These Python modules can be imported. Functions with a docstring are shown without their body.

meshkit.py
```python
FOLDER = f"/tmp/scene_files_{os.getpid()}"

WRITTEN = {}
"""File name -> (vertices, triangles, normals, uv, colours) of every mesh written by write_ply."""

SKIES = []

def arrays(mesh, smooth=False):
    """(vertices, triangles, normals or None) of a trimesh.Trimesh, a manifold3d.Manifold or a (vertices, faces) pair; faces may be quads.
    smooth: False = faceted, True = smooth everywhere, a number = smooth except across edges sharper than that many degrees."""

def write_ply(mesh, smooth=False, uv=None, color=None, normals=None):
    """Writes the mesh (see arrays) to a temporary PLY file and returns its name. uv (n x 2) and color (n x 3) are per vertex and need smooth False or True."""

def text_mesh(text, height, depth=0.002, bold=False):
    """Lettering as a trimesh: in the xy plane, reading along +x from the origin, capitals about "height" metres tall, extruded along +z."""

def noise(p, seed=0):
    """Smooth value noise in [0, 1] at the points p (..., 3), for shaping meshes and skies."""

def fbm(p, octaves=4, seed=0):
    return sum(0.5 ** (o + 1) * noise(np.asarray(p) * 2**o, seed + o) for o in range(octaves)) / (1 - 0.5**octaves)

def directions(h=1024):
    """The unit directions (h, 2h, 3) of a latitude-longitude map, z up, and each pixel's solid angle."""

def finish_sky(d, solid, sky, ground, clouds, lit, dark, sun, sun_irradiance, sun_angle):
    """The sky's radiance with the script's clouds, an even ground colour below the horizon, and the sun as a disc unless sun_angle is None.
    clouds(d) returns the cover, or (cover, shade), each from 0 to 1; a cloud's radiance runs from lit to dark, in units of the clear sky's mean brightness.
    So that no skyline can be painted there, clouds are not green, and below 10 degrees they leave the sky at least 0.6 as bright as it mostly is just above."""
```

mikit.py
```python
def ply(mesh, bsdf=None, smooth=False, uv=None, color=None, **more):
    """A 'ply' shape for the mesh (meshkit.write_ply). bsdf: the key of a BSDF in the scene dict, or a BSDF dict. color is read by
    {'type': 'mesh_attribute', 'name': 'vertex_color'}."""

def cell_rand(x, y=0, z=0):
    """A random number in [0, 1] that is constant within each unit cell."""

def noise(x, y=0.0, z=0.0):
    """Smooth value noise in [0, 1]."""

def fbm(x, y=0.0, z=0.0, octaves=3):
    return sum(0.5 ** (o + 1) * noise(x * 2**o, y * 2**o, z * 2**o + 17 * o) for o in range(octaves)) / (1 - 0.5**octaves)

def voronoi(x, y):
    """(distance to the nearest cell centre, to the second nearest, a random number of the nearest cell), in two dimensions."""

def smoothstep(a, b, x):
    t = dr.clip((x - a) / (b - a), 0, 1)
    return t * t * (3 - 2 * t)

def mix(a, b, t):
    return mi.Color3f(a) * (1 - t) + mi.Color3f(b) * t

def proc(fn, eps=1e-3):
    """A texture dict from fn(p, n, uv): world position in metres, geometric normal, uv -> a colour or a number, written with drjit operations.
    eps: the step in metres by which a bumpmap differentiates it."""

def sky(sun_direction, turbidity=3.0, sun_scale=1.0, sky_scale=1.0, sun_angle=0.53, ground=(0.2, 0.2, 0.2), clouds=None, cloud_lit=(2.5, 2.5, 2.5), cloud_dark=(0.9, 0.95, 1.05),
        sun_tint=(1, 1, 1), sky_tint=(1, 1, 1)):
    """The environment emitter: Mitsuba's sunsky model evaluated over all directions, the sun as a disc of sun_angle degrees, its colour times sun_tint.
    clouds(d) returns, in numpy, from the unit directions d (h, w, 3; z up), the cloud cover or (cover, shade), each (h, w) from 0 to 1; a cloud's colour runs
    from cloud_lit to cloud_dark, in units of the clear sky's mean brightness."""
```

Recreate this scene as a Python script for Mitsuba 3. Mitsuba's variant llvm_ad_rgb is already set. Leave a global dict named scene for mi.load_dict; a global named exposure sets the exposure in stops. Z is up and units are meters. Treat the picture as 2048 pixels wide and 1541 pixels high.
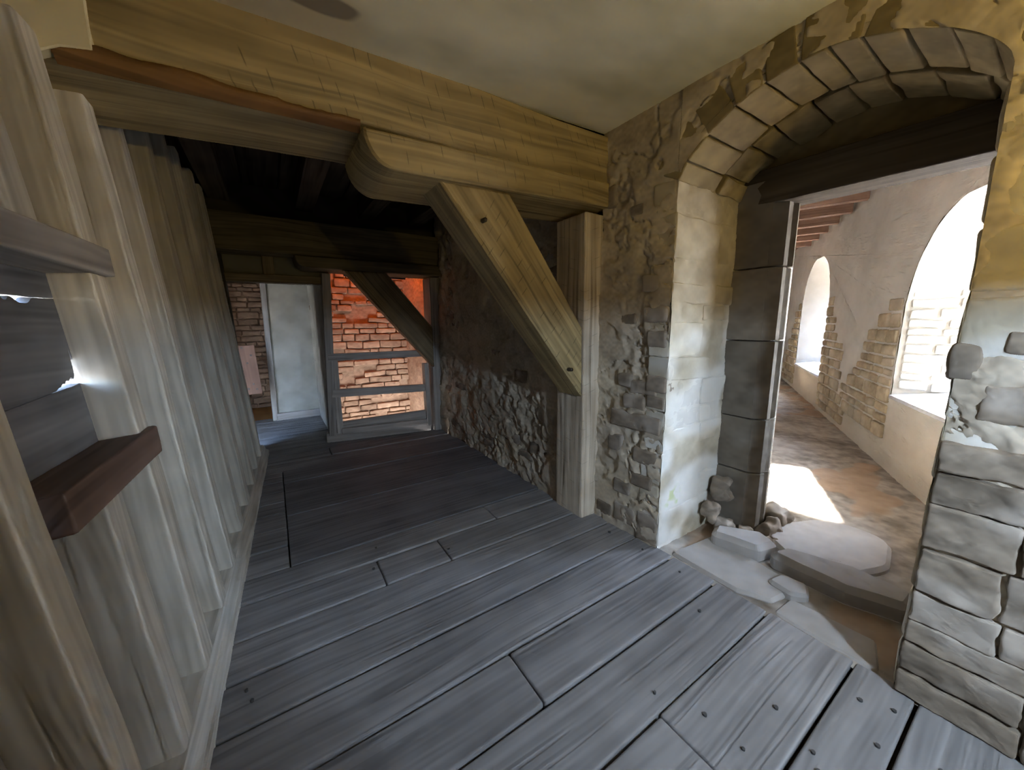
import math, random
import numpy as np, trimesh, drjit as dr, mitsuba as mi, mikit, meshkit
from shapely.geometry import Polygon, Point
from mikit import noise, fbm, cell_rand, smoothstep, mix
T = mi.ScalarTransform4f
rng = np.random.default_rng(7); random.seed(7)
scene, labels = {}, {}

# ------------------------------------------------------------------ camera, sky, sun, exposure
YAW, PITCH, ROLL, FPX, EYE = math.radians(33), math.radians(-9.6), math.radians(-0.6), 731.0, (0.0, 0.0, 1.4)
_f = np.array([math.sin(YAW) * math.cos(PITCH), math.cos(YAW) * math.cos(PITCH), math.sin(PITCH)])
_r = np.array([math.cos(YAW), -math.sin(YAW), 0.0]); _u = np.cross(_r, _f)
_u = -_r * math.sin(ROLL) + _u * math.cos(ROLL)
scene['camera'] = {'type': 'perspective', 'fov': 2 * math.degrees(math.atan(1024 / FPX)), 'fov_axis': 'x', 'near_clip': 0.05, 'far_clip': 200.0,
                   'to_world': T().look_at(origin=list(EYE), target=(np.array(EYE) + _f).tolist(), up=_u.tolist())}
exposure = 2.5
SUN = (0.62, -1.15, 1.50)
scene['sky'] = mikit.sky(SUN, turbidity=4.0, sun_scale=22.0, sky_scale=36.0, sun_angle=3.0, sun_tint=(0.9, 1.0, 1.2), ground=(0.35, 0.33, 0.3))
COOL = (335.0, 430.0, 545.0)      # cool tube under the unseen lamp's disc
AMBER = (385.0, 276.0, 80.0)      # amber tube above it
EMBER = (66.0, 11.0, 0.6)       # unseen bulb lighting the stairwell

# ------------------------------------------------------------------ materials
# One wood and one stone carry every tone: the slot number in uv picks the palette (dark colour, light colour, tool marks, cracks, tone spread).
WOODS = {
    'floor_oak': ((0.105, 0.102, 0.103), (0.255, 0.250, 0.252), 0.0, 0.45, 0.25),
    'hatch_oak': ((0.075, 0.074, 0.078), (0.165, 0.163, 0.172), 0.0, 0.20, 0.20),
    'beam_oak': ((0.150, 0.108, 0.048), (0.430, 0.335, 0.170), 0.45, 0.5, 0.15),
    'post_oak': ((0.250, 0.195, 0.135), (0.640, 0.560, 0.450), 0.25, 0.5, 0.15),
    'screen_oak': ((0.300, 0.270, 0.215), (0.650, 0.610, 0.535), 0.0, 0.25, 0.22),
    'plank_oak': ((0.060, 0.050, 0.040), (0.180, 0.158, 0.130), 0.0, 0.35, 0.25),
    'lintel_oak': ((0.130, 0.112, 0.098), (0.330, 0.300, 0.270), 0.0, 0.15, 0.15),
    'dark_oak': ((0.026, 0.021, 0.016), (0.095, 0.075, 0.053), 0.0, 0.5, 0.5),
    'grey_oak': ((0.250, 0.222, 0.198), (0.540, 0.505, 0.470), 0.0, 0.5, 0.3),
    'sill_oak': ((0.035, 0.020, 0.015), (0.120, 0.075, 0.056), 0.0, 0.4, 0.2),
    'orange_lit_wood': ((0.150, 0.062, 0.020), (0.360, 0.190, 0.060), 0.0, 0.6, 0.2),  # orange lamplight put into the colour of the floor beyond
    'shutter_oak': ((0.040, 0.040, 0.044), (0.165, 0.158, 0.155), 0.0, 0.3, 0.2),
    'wane_wood': ((0.060, 0.026, 0.010), (0.210, 0.105, 0.034), 0.0, 0.5, 0.1),
    'red_board': ((0.085, 0.040, 0.026), (0.190, 0.105, 0.070), 0.0, 0.2, 0.1),
    'far_oak': ((0.055, 0.044, 0.024), (0.165, 0.132, 0.075), 0.0, 0.5, 0.1),
    'far_brace_oak': ((0.090, 0.066, 0.036), (0.290, 0.222, 0.130), 0.0, 0.6, 0.1),
    'rust_board': ((0.180, 0.100, 0.068), (0.400, 0.262, 0.190), 0.0, 0.2, 0.2),
}
STONES = {
    'wall_stone': ((0.095, 0.075, 0.055), (0.315, 0.262, 0.205), (0.48, 0.43, 0.38), 0.45, 1.3),
    'vault_stone': ((0.085, 0.062, 0.030), (0.290, 0.228, 0.118), (0.38, 0.32, 0.19), 0.35, 1.0),
    'gallery_stone': ((0.200, 0.155, 0.095), (0.420, 0.345, 0.235), (0.60, 0.52, 0.42), 0.3, 1.0),
    'slab_stone': ((0.230, 0.212, 0.195), (0.400, 0.375, 0.350), (0.45, 0.43, 0.40), 0.3, 0.6),
    'stair_stone': ((0.095, 0.052, 0.030), (0.400, 0.275, 0.190), (0.36, 0.26, 0.18), 0.25, 1.0),
    'jamb_dressed': ((0.095, 0.078, 0.058), (0.220, 0.190, 0.150), (0.34, 0.33, 0.31), 0.2, 0.8),
}
PLAINS = {
    'limewash': ((0.36, 0.345, 0.285), (0.60, 0.59, 0.53), 1.8),
    'cream_plaster': ((0.58, 0.52, 0.36), (0.70, 0.64, 0.46), 1.0),
    'dull_plaster': ((0.12, 0.105, 0.07), (0.22, 0.20, 0.14), 1.5),
    'sill_lime': ((0.62, 0.62, 0.64), (0.80, 0.80, 0.82), 1.0),
}
NW, NS, NP = list(WOODS), list(STONES), list(PLAINS)
def table(rows):
    return [mi.Float([float(r[i]) for r in rows]) for i in range(len(rows[0]))]
WT = table([(*d, *l, t, s, g) for d, l, t, s, g in WOODS.values()])
ST = table([(*d, *l, *w, a, f) for d, l, w, a, f in STONES.values()])
PT = table([(*d, *l, f) for d, l, f in PLAINS.values()])
def look(tab, i, *cols):
    r = [dr.gather(mi.Float, tab[c], i) for c in cols]
    return r[0] if len(r) == 1 else mi.Color3f(*r)
def slot(x, n):
    """(palette, running number) of a slotted coordinate"""
    k = dr.floor((x + 2.0) / 4.0)
    return mi.UInt32(dr.clip(k - n * dr.floor(k / n), 0, n - 1)), k

def wood_fn(p, n, uv):
    i, k = slot(uv.y, len(NW))
    u, v0 = uv.x, uv.y - 4.0 * k
    v = v0 + 0.045 * (fbm(u * 1.6, v0 * 4.0 + k * 3.1, 0.0, 2) - 0.5)
    a = fbm(u * 2.2, v * 55.0, 3.0 + k, 2)
    b = noise(u * 1.1, v * 13.0, 9.0 + k)
    c = fbm(p.x * 5.0, p.y * 5.0, p.z * 5.0, 3)
    t = dr.clip(0.75 * a + 0.30 * b + 0.55 * c - 0.32, 0, 1)
    col = mix(look(WT, i, 0, 1, 2), look(WT, i, 3, 4, 5), t) * (1.12 - look(WT, i, 8) * cell_rand(k, 1.0))
    crack = smoothstep(0.72, 0.88, noise(u * 1.3, v * 62.0, 21.0 + k)) * look(WT, i, 7)
    cu = u * 16.0 + 1.2 * noise(u * 1.3, v0 * 2.0, 4.0) + v0 * 4.0
    cv = v0 * 11.0 + 3.0 * cell_rand(dr.floor(cu), 5.0)
    fu, fv = cu - dr.floor(cu), cv - dr.floor(cv)
    tick = smoothstep(0.065, 0.012, dr.abs(fu - 0.5)) * smoothstep(0.40, 0.15, dr.abs(fv - 0.5)) * smoothstep(0.40, 0.70, cell_rand(dr.floor(cu), dr.floor(cv), 7.0)) * smoothstep(0.75, 0.5, dr.abs(n.z))
    return col * (1 - 0.6 * crack) * (1 - look(WT, i, 6) * tick)

def wood_bump(p, n, uv):
    i, k = slot(uv.y, len(NW))
    u, v0 = uv.x, uv.y - 4.0 * k
    v = v0 + 0.03 * noise(u * 1.6, v0 * 4.0 + k * 3.1, 0.0)
    return 0.0026 * (0.7 * noise(u * 2.2, v * 60.0, 3.0 + k) + 0.6 * noise(u * 9.0, v * 30.0, 9.0) - 0.8 * smoothstep(0.72, 0.88, noise(u * 1.3, v * 62.0, 21.0 + k)))

def bsdf(color, bump=None, rough=0.75, eps=1.5e-3, spec=0.25):
    m = {'type': 'principled', 'base_color': color if isinstance(color, dict) else {'type': 'rgb', 'value': list(color)}, 'roughness': rough, 'specular': spec}
    if bump is not None:
        m = {'type': 'bumpmap', 'arbitrary': mikit.proc(bump, eps), 'scale': 1.0, 'bsdf': m}
    return {'type': 'twosided', 'bsdf': m}

def stone_fn(p, n, uv):
    i, k = slot(uv.x, len(NS))
    f = look(ST, i, 10)
    a = fbm(p.x * 7 * f, p.y * 7 * f, p.z * 7 * f, 4)
    b = fbm(p.x * 24 * f + 7, p.y * 24 * f, p.z * 30 * f, 2)
    w = smoothstep(0.52, 0.68, fbm(p.x * 4 * f + 31, p.y * 4 * f, p.z * 4 * f, 2)) * look(ST, i, 9)
    col = mix(look(ST, i, 0, 1, 2), look(ST, i, 3, 4, 5), dr.clip(0.75 * a + 0.55 * b - 0.15, 0, 1)) * (0.78 + 0.4 * cell_rand(k, 3.0))
    return mix(col, look(ST, i, 6, 7, 8), w)

def rough_bump(p, n, uv):
    return 0.010 * (fbm(p.x * 16, p.y * 16, p.z * 16, 3) + 0.22 * noise(p.x * 90, p.y * 90, p.z * 90))

def soft_bump(p, n, uv):
    return 0.0035 * fbm(p.x * 9, p.y * 9, p.z * 9, 3)

def plain_fn(p, n, uv):
    i, k = slot(uv.x, len(NP))
    f = 2.2 * look(PT, i, 6)
    return mix(look(PT, i, 0, 1, 2), look(PT, i, 3, 4, 5), dr.clip(1.4 * fbm(p.x * f, p.y * f, p.z * f, 4) - 0.2, 0, 1))

def wallplaster_fn(p, n, uv):
    a = fbm(p.x * 3, p.y * 3, p.z * 3, 3)
    b = fbm(p.x * 13, p.y * 13, p.z * 13, 3)
    rubble = smoothstep(0.46, 0.56, fbm(p.x * 2.1 + 5, p.y * 2.1, p.z * 2.1, 3) + 0.10 * (a - 0.5))
    smooth = mix((0.36, 0.30, 0.215), (0.49, 0.42, 0.32), dr.clip(1.3 * a - 0.1, 0, 1))
    mort = mix((0.21, 0.17, 0.125), (0.43, 0.37, 0.295), dr.clip(1.7 * b - 0.3, 0, 1))
    col = mix(smooth, mort, rubble * 0.65) * (0.86 + 0.28 * noise(p.x * 60, p.y * 60, p.z * 60))
    pale_patch = smoothstep(0.50, 0.66, fbm(p.x * 3.4 + 17, p.y * 3.4, p.z * 3.4, 2)) * 0.22
    return mix(col, (0.56, 0.50, 0.43), pale_patch)

def reveal_fn(p, n, uv):
    a = fbm(p.x * 4, p.y * 4, p.z * 4, 3)
    b = fbm(p.x * 15, p.y * 15, p.z * 15, 3)
    col = mix((0.27, 0.225, 0.155), (0.53, 0.47, 0.36), dr.clip(0.7 * a + 0.7 * b - 0.15, 0, 1))
    pale_patch = smoothstep(0.42, 0.60, fbm(p.x * 3.4 + 17, p.y * 3.4, p.z * 3.4, 2)) * smoothstep(1.6, 1.2, p.z + 0.5 * (a - 0.5)) * 0.62  # pale patches, kept to the lower part of the jamb
    moss = smoothstep(0.11, 0.04, dr.sqrt(dr.square(p.x - 2.02) + dr.square(p.z - 0.30))) * smoothstep(0.45, 0.6, b)
    col = mix(mix(col, (0.72, 0.71, 0.68), pale_patch), (0.42, 0.46, 0.18), moss * 0.7)
    return col * (0.88 + 0.2 * cell_rand(dr.floor((uv.x + 2.0) / 4.0), 3.0))

def ceiling_fn(p, n, uv):
    a = fbm(p.x * 1.2, p.y * 3.0, 1.0, 4)
    b = fbm(p.x * 4 + 3, p.y * 7, 2.0, 3)
    col = mix((0.42, 0.41, 0.32), (0.70, 0.67, 0.545), dr.clip(1.3 * a + 0.7 * b - 0.5, 0, 1))
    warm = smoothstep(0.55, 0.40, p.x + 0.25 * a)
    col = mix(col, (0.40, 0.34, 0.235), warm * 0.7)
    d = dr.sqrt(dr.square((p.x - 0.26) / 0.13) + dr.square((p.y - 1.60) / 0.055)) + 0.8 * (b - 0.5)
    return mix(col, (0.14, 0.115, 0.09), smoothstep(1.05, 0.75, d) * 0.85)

def gallery_fn(p, n, uv):
    a = fbm(p.x * 1.5, p.y * 1.5, p.z * 1.5, 4)
    b = fbm(p.x * 9, p.y * 9, p.z * 9, 3)
    col = mix((0.46, 0.43, 0.375), (0.70, 0.67, 0.605), dr.clip(1.3 * a + 0.3 * b - 0.25, 0, 1))
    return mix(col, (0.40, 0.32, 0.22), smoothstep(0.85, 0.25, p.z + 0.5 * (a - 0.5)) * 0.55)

def earth_fn(p, n, uv):
    a = fbm(p.x * 3, p.y * 3, 1.0, 4)
    b = fbm(p.x * 16, p.y * 16, 2.0, 3)
    col = mix((0.10, 0.082, 0.062), (0.42, 0.385, 0.34), dr.clip(0.9 * a + 0.7 * b - 0.35, 0, 1))
    return mix(col, (0.28, 0.19, 0.12), smoothstep(0.60, 0.66, fbm(p.x * 1.9 + 4, p.y * 3.1, 8.0, 3)) * 0.7)

P = mikit.proc
MATS = {
    'wood': bsdf(P(wood_fn), wood_bump, 0.6),
    'stone': bsdf(P(stone_fn), rough_bump, 0.85),
    'plain': bsdf(P(plain_fn), None, 0.9),
    'wall_plaster': bsdf(P(wallplaster_fn), rough_bump, 0.9),
    'reveal_stone': bsdf(P(reveal_fn), rough_bump, 0.9),
    'ceiling_plaster': bsdf(P(ceiling_fn), soft_bump, 0.9),
    'gallery_lime': bsdf(P(gallery_fn), soft_bump, 0.9),
    'earth': bsdf(P(earth_fn), rough_bump, 0.9),
    'iron': bsdf((0.05, 0.05, 0.05), None, 0.5),
}
scene.update(MATS)

# ------------------------------------------------------------------ mesh helpers
def axis_grid(L, r, step):
    h = L / 2
    r = min(r, h * 0.6)
    n = max(1, int(math.ceil((L - 2 * r) / step)))
    return np.concatenate([[-h, -h + 0.45 * r], np.linspace(-h + r, h - r, n + 1), [h - 0.45 * r, h]]), r

def rbox(size, r=0.006, step=0.05):
    """rounded box: vertices, quads, outward directions"""
    size = np.asarray(size, float)
    r = min(r, size.min() * 0.3)
    steps = step if np.ndim(step) else (step,) * 3
    g = [axis_grid(L, r, s)[0] for L, s in zip(size, steps)]
    V, F, off = [], [], 0
    for ax in range(3):
        b, c = (ax + 1) % 3, (ax + 2) % 3
        nb, nc = len(g[b]), len(g[c])
        B, C = np.meshgrid(g[b], g[c], indexing='ij')
        idx = np.arange(nb * nc).reshape(nb, nc)
        q = np.stack([idx[:-1, :-1], idx[1:, :-1], idx[1:, 1:], idx[:-1, 1:]], -1).reshape(-1, 4)
        for s in (-1, 1):
            v = np.zeros((nb * nc, 3)); v[:, ax] = s * size[ax] / 2; v[:, b] = B.ravel(); v[:, c] = C.ravel()
            V.append(v); F.append((q if s > 0 else q[:, ::-1]) + off); off += len(v)
    V, F = np.vstack(V), np.vstack(F)
    key = np.round(V * 1e5).astype(np.int64)
    _, first, inv = np.unique(key, axis=0, return_index=True, return_inverse=True)
    V, F = V[first], inv.ravel()[F]
    inner = np.clip(V, -(size / 2 - r), size / 2 - r)
    d = V - inner; d /= np.linalg.norm(d, axis=1, keepdims=True)
    return inner + r * d, F, d

def tri(F):
    return np.vstack([F[:, [0, 1, 2]], F[:, [0, 2, 3]]])

TONE = [0]
def code(m):
    """the slot number of a new piece of this palette (the running part repeats after a while)"""
    TONE[0] += 1
    names = NW if m in WOODS else NS if m in STONES else NP if m in PLAINS else [m]
    return names.index(m) + len(names) * (TONE[0] % 12)
def put(key, V, F, m, uv=None, smooth=True, parent=None):
    """one entry of the scene; a repeat takes the next three-digit number"""
    base = f'{parent}__{key}' if parent else key
    k, i = base, 0
    while k in scene:
        i += 1; k = f'{base}_{i:03d}'
    V = np.asarray(V, float)
    if m in WOODS:
        if uv is None: uv = np.stack([V[:, 0] + V[:, 2], np.clip(V[:, 1] * .3, -1.5, 1.5)], 1)
        uv = np.array(uv, float); uv[:, 1] = np.clip(uv[:, 1], -1.9, 1.9) + 4.0 * code(m)
        m = 'wood'
    else:
        uv = np.zeros((len(V), 2)); uv[:, 0] = 4.0 * code(m)
        m = 'stone' if m in STONES else 'plain' if m in PLAINS else m
    scene[k] = mikit.ply(trimesh.Trimesh(V, tri(F) if np.shape(F)[1] == 4 else F, process=False), m, smooth, uv=uv)
    return k

def frame(A, B, up):
    A, B, up = (np.asarray(x, float) for x in (A, B, up))
    x = (B - A) / np.linalg.norm(B - A)
    z = up - x * (up @ x); z /= np.linalg.norm(z)
    return A, B, np.stack([x, np.cross(z, x), z])

def timber(key, A, B, w, h, up, m, parent=None, r=0.008, amp=0.006, step=0.05, freq=(1.5, 7, 7), cross=None, warp=None, seed=None):
    """a hewn timber from A to B; w across, h along up; the grain runs from A to B"""
    A, B, R = frame(A, B, up)
    L = np.linalg.norm(B - A)
    V, F, d = rbox((L, w, h), r, (step, cross or step, cross or step))
    s = rng.uniform(0, 99) if seed is None else seed
    q = V * np.array(freq) + s
    D = d * (amp * 2 * (meshkit.fbm(q, 3, 1) - 0.5))[:, None]
    uv = np.stack([V[:, 0] + L / 2 + s * .2, V[:, 1] + V[:, 2]], 1)
    V = V + D
    if warp is not None:
        V = warp(V, L)
    return put(key, V @ R + (A + B) / 2, F, m, uv, 50 if False else True, parent)

def stone(key, c, size, R, m, parent=None, r=0.02, amp=0.012, step=0.05, freq=9, shear=0.0):
    V, F, d = rbox(size, r, step)
    s = rng.uniform(0, 99)
    V = V + d * (amp * 2 * (meshkit.fbm(V * freq + s, 3, 2) - 0.5))[:, None]
    ang = rng.normal(0, 0.03)
    V[:, 2] += V[:, 0] * ang + shear * V[:, 0]
    return put(key, V @ np.asarray(R, float) + np.asarray(c, float), F, m, None, True, parent)

def extrude(key, poly, origin, ex, ey, depth, m, parent=None, bev=0.006, step=0.04, amp=0.004, grain=0.0):
    """a polygon in the plane (ex, ey) extruded along ex x ey, its edges bevelled, its faces cut fine enough to be uneven"""
    ex, ey = np.asarray(ex, float), np.asarray(ey, float); ez = np.cross(ex, ey)
    P0 = Polygon(poly)
    if P0.exterior.is_ccw is False: P0 = Polygon(list(P0.exterior.coords)[::-1])
    inn = P0.buffer(-bev, join_style=2)
    def ring(pg, n):
        return np.array([pg.exterior.interpolate(t, normalized=True).coords[0] for t in np.linspace(0, 1, n, endpoint=False)])
    n = max(24, int(P0.length / step))
    start = np.array(P0.exterior.coords[0])
    # keep the corners: sample each side
    pts = []
    co = np.array(P0.exterior.coords)
    for a, b in zip(co[:-1], co[1:]):
        k = max(1, int(np.linalg.norm(b - a) / step))
        pts += [a + (b - a) * t for t in np.linspace(0, 1, k, endpoint=False)]
    O = np.array(pts)
    nrm = np.roll(O, -1, 0) - np.roll(O, 1, 0); nrm = np.stack([nrm[:, 1], -nrm[:, 0]], 1); nrm /= np.linalg.norm(nrm, axis=1, keepdims=True)
    I = O - nrm * bev
    k = max(1, int(depth / step))
    zs = [bev] + list(np.linspace(bev, depth - bev, k + 1)[1:])
    rings = [np.column_stack([I, np.zeros(len(I))])] + [np.column_stack([O, np.full(len(O), z)]) for z in zs] + [np.column_stack([I, np.full(len(I), depth)])]
    V = np.vstack(rings); N = len(O); F = []
    for j in range(len(rings) - 1):
        for i in range(N):
            a, b = j * N + i, j * N + (i + 1) % N
            F += [[a, b, b + N], [a, b + N, a + N]]
    cp = Polygon(I).buffer(0); cp = max(getattr(cp, 'geoms', [cp]), key=lambda q: q.area)
    capv, capf = trimesh.creation.triangulate_polygon(cp, engine='earcut')
    cap = trimesh.Trimesh(np.column_stack([capv, np.zeros(len(capv))]), capf, process=False)
    for z, flip in ((0.0, True), (depth, False)):
        cc = cap.copy(); cc.vertices[:, 2] = z
        cv, cf = trimesh.remesh.subdivide_to_size(cc.vertices, cc.faces, max_edge=step * 2.0)
        nz = np.cross(cv[cf[:, 1]] - cv[cf[:, 0]], cv[cf[:, 2]] - cv[cf[:, 0]])[:, 2]
        cf = np.where(((nz > 0) == flip)[:, None], cf[:, ::-1], cf)
        F += (cf + len(V)).tolist(); V = np.vstack([V, cv])
    s = rng.uniform(0, 99)
    nq = (meshkit.fbm(V * 6 + s, 3, 1) - 0.5) * 2 * amp
    cen = V[:, :2].mean(0)
    V[:, 2] += nq * np.where(V[:, 2] > depth / 2, 1, -1)
    c, sn = math.cos(grain), math.sin(grain)
    g = V[:, 0] * c + V[:, 1] * sn; x = -V[:, 0] * sn + V[:, 1] * c
    x = x - x.mean(); uv = np.stack([g + s * .2, x + V[:, 2]], 1)
    W = np.asarray(origin, float) + V[:, :1] * ex + V[:, 1:2] * ey + V[:, 2:3] * ez
    return put(key, W, np.array(F), m, uv, 40 if False else False, parent)

def sheet(us, lo, hi, nv, fn):
    """a grid over us; from lo(u) to hi(u) in nv steps; fn(u, v) -> points"""
    U = np.repeat(us[:, None], nv + 1, 1)
    t = np.linspace(0, 1, nv + 1)[None]
    Vv = lo[:, None] * (1 - t) + hi[:, None] * t
    pts = fn(U.ravel(), Vv.ravel())
    idx = np.arange(U.size).reshape(U.shape)
    F = np.stack([idx[:-1, :-1], idx[1:, :-1], idx[1:, 1:], idx[:-1, 1:]], -1).reshape(-1, 4)
    return pts, F

def join(*parts):
    V, F, o = [], [], 0
    for v, f in parts:
        V.append(v); F.append(f + o); o += len(v)
    return np.vstack(V), np.vstack(F)

def flaky(a, b, amp=1.0, seed=3):
    """relief of flaking plaster over rubble, metres, in wall coordinates a, b"""
    p = np.stack([a, b, np.zeros_like(a)], -1)
    n1 = meshkit.fbm(p * 2.3 + 5, 4, seed)
    n2 = meshkit.fbm(p * 7.5 + 9, 4, seed + 1)
    n3 = meshkit.fbm(p * 26 + 2, 3, seed + 2)
    st = np.clip((n1 - 0.5) / 0.025 + 0.5, 0, 1)
    st2 = np.clip((n2 - 0.53) / 0.03 + 0.5, 0, 1)
    crack = np.exp(-((meshkit.fbm(p * 3.1 + 40, 4, seed + 7) - 0.5) / 0.008) ** 2)
    return amp * (0.009 * st + 0.007 * st2 + 0.016 * (n2 - 0.5) * (1.3 - st) + 0.014 * (n3 - 0.5) * (1.4 - st) - 0.013 * crack)

def tag(k, label=None, cat=None, group=None, kind=None):
    d = {}
    if label: d['label'] = label
    if cat: d['category'] = cat
    if group: d['group'] = group
    if kind: d['kind'] = kind
    labels[k] = d

def box_mesh(x0, x1, y0, y1, z0, z1):
    V = np.array([[x, y, z] for x in (x0, x1) for y in (y0, y1) for z in (z0, z1)], float)
    F = np.array([[0, 1, 3, 2], [4, 6, 7, 5], [0, 4, 5, 1], [2, 3, 7, 6], [0, 2, 6, 4], [1, 5, 7, 3]])
    return V, F

EX, EY, EZ = np.eye(3)

# ================================================================== FLOOR (oak boards running across)
put('floor', *box_mesh(-0.5, 2.0, -2.3, 4.05, -0.20, -0.06), 'dark_oak', smooth=False)
tag('floor', 'worn grey oak floor of wide boards laid across the passage', 'floor', kind='structure')
def board(x0, x1, y0, y1, m='floor_oak', z=0.0, parent='floor', key='board', amp=0.003):
    dz = rng.normal(0, 0.0025)
    tilt = rng.normal(0, 0.004)
    y = (y0 + y1) / 2; g = 0.011 if m == 'floor_oak' else 0.003
    def warp(V, L):
        V = V.copy(); V[:, 1] += 0.003 * np.sin(V[:, 0] * 2.1 + y * 5) ; V[:, 2] += tilt * V[:, 1]
        return V
    return timber(key, (x0, y, z - 0.02 + dz), (x1, y, z - 0.02 + dz), y1 - y0 - g, 0.04, EZ, m, parent, r=0.011 if m == 'floor_oak' else 0.003, amp=amp, step=0.06, freq=(2.5, 9, 9), cross=0.04, warp=warp)
rows = [-1.62, -1.3, -1.02, -0.72, -0.42, -0.12, 0.14, 0.322, 0.645, 0.90, 1.158, 1.415, 1.648, 1.88, 2.13, 2.35]
for a, b in zip(rows[:-1], rows[1:]):
    cuts = [-0.33, 1.905]
    if abs(a - 1.88) < .01: cuts = [-0.33, 0.394, 0.778, 1.905]
    if abs(a - 2.13) < .01: cuts = [-0.33, 1.244, 1.905]
    if abs(a - 0.322) < .01 or abs(a - 0.14) < .01: cuts = [-0.33, 1.04, 1.905]
    if abs(a - 0.90) < .01: cuts = [-0.33, 0.72, 1.905]
    for c, d in zip(cuts[:-1], cuts[1:]):
        board(c, d - 0.003, a, b)
for a, b in zip([2.35, 2.61, 2.86, 3.12, 3.32, 3.55, 3.78], [2.61, 2.86, 3.12, 3.32, 3.55, 3.78, 4.03]):
    board(-0.33, -0.045, a, b)
for a, b in zip([4.03, 4.29, 4.56], [4.29, 4.56, 4.80]):
    board(-0.42, 0.42 if a > 4.1 and a < 4.4 else 1.86, a, b)
board(0.425, 1.86, 4.03 + .26, 4.56)
for a, b in zip([4.80, 5.1, 5.4, 5.7, 6.0, 6.3], [5.1, 5.4, 5.7, 6.0, 6.3, 6.55]):
    board(-0.6, 0.52, a, b)
put('underlay', *box_mesh(-0.9, 0.55, 4.0, 7.7, -0.2, -0.06), 'dark_oak', smooth=False, parent='floor')
for x, y in ((1.41, 0.42), (1.30, 0.26), (1.17, 0.42), (1.35, 0.29), (1.17, 0.55), (1.09, 0.70), (1.62, 0.83), (1.70, 0.26), (1.75, 0.18), (1.55, 0.18), (1.62, 0.05), (1.30, 0.12), (-0.20, 1.52), (-0.22, 1.58), (0.42, 2.25), (0.36, 2.05), (0.80, 1.98), (1.80, 1.05), (1.80, 1.30), (1.78, 1.55)):
    cyl = trimesh.creation.cylinder(radius=rng.uniform(.005, .008), height=0.010, sections=8)
    put('nail', cyl.vertices + [x, y, 0.0015], cyl.faces, 'iron', smooth=False, parent='floor')
h = 'floor_hatch'
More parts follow.
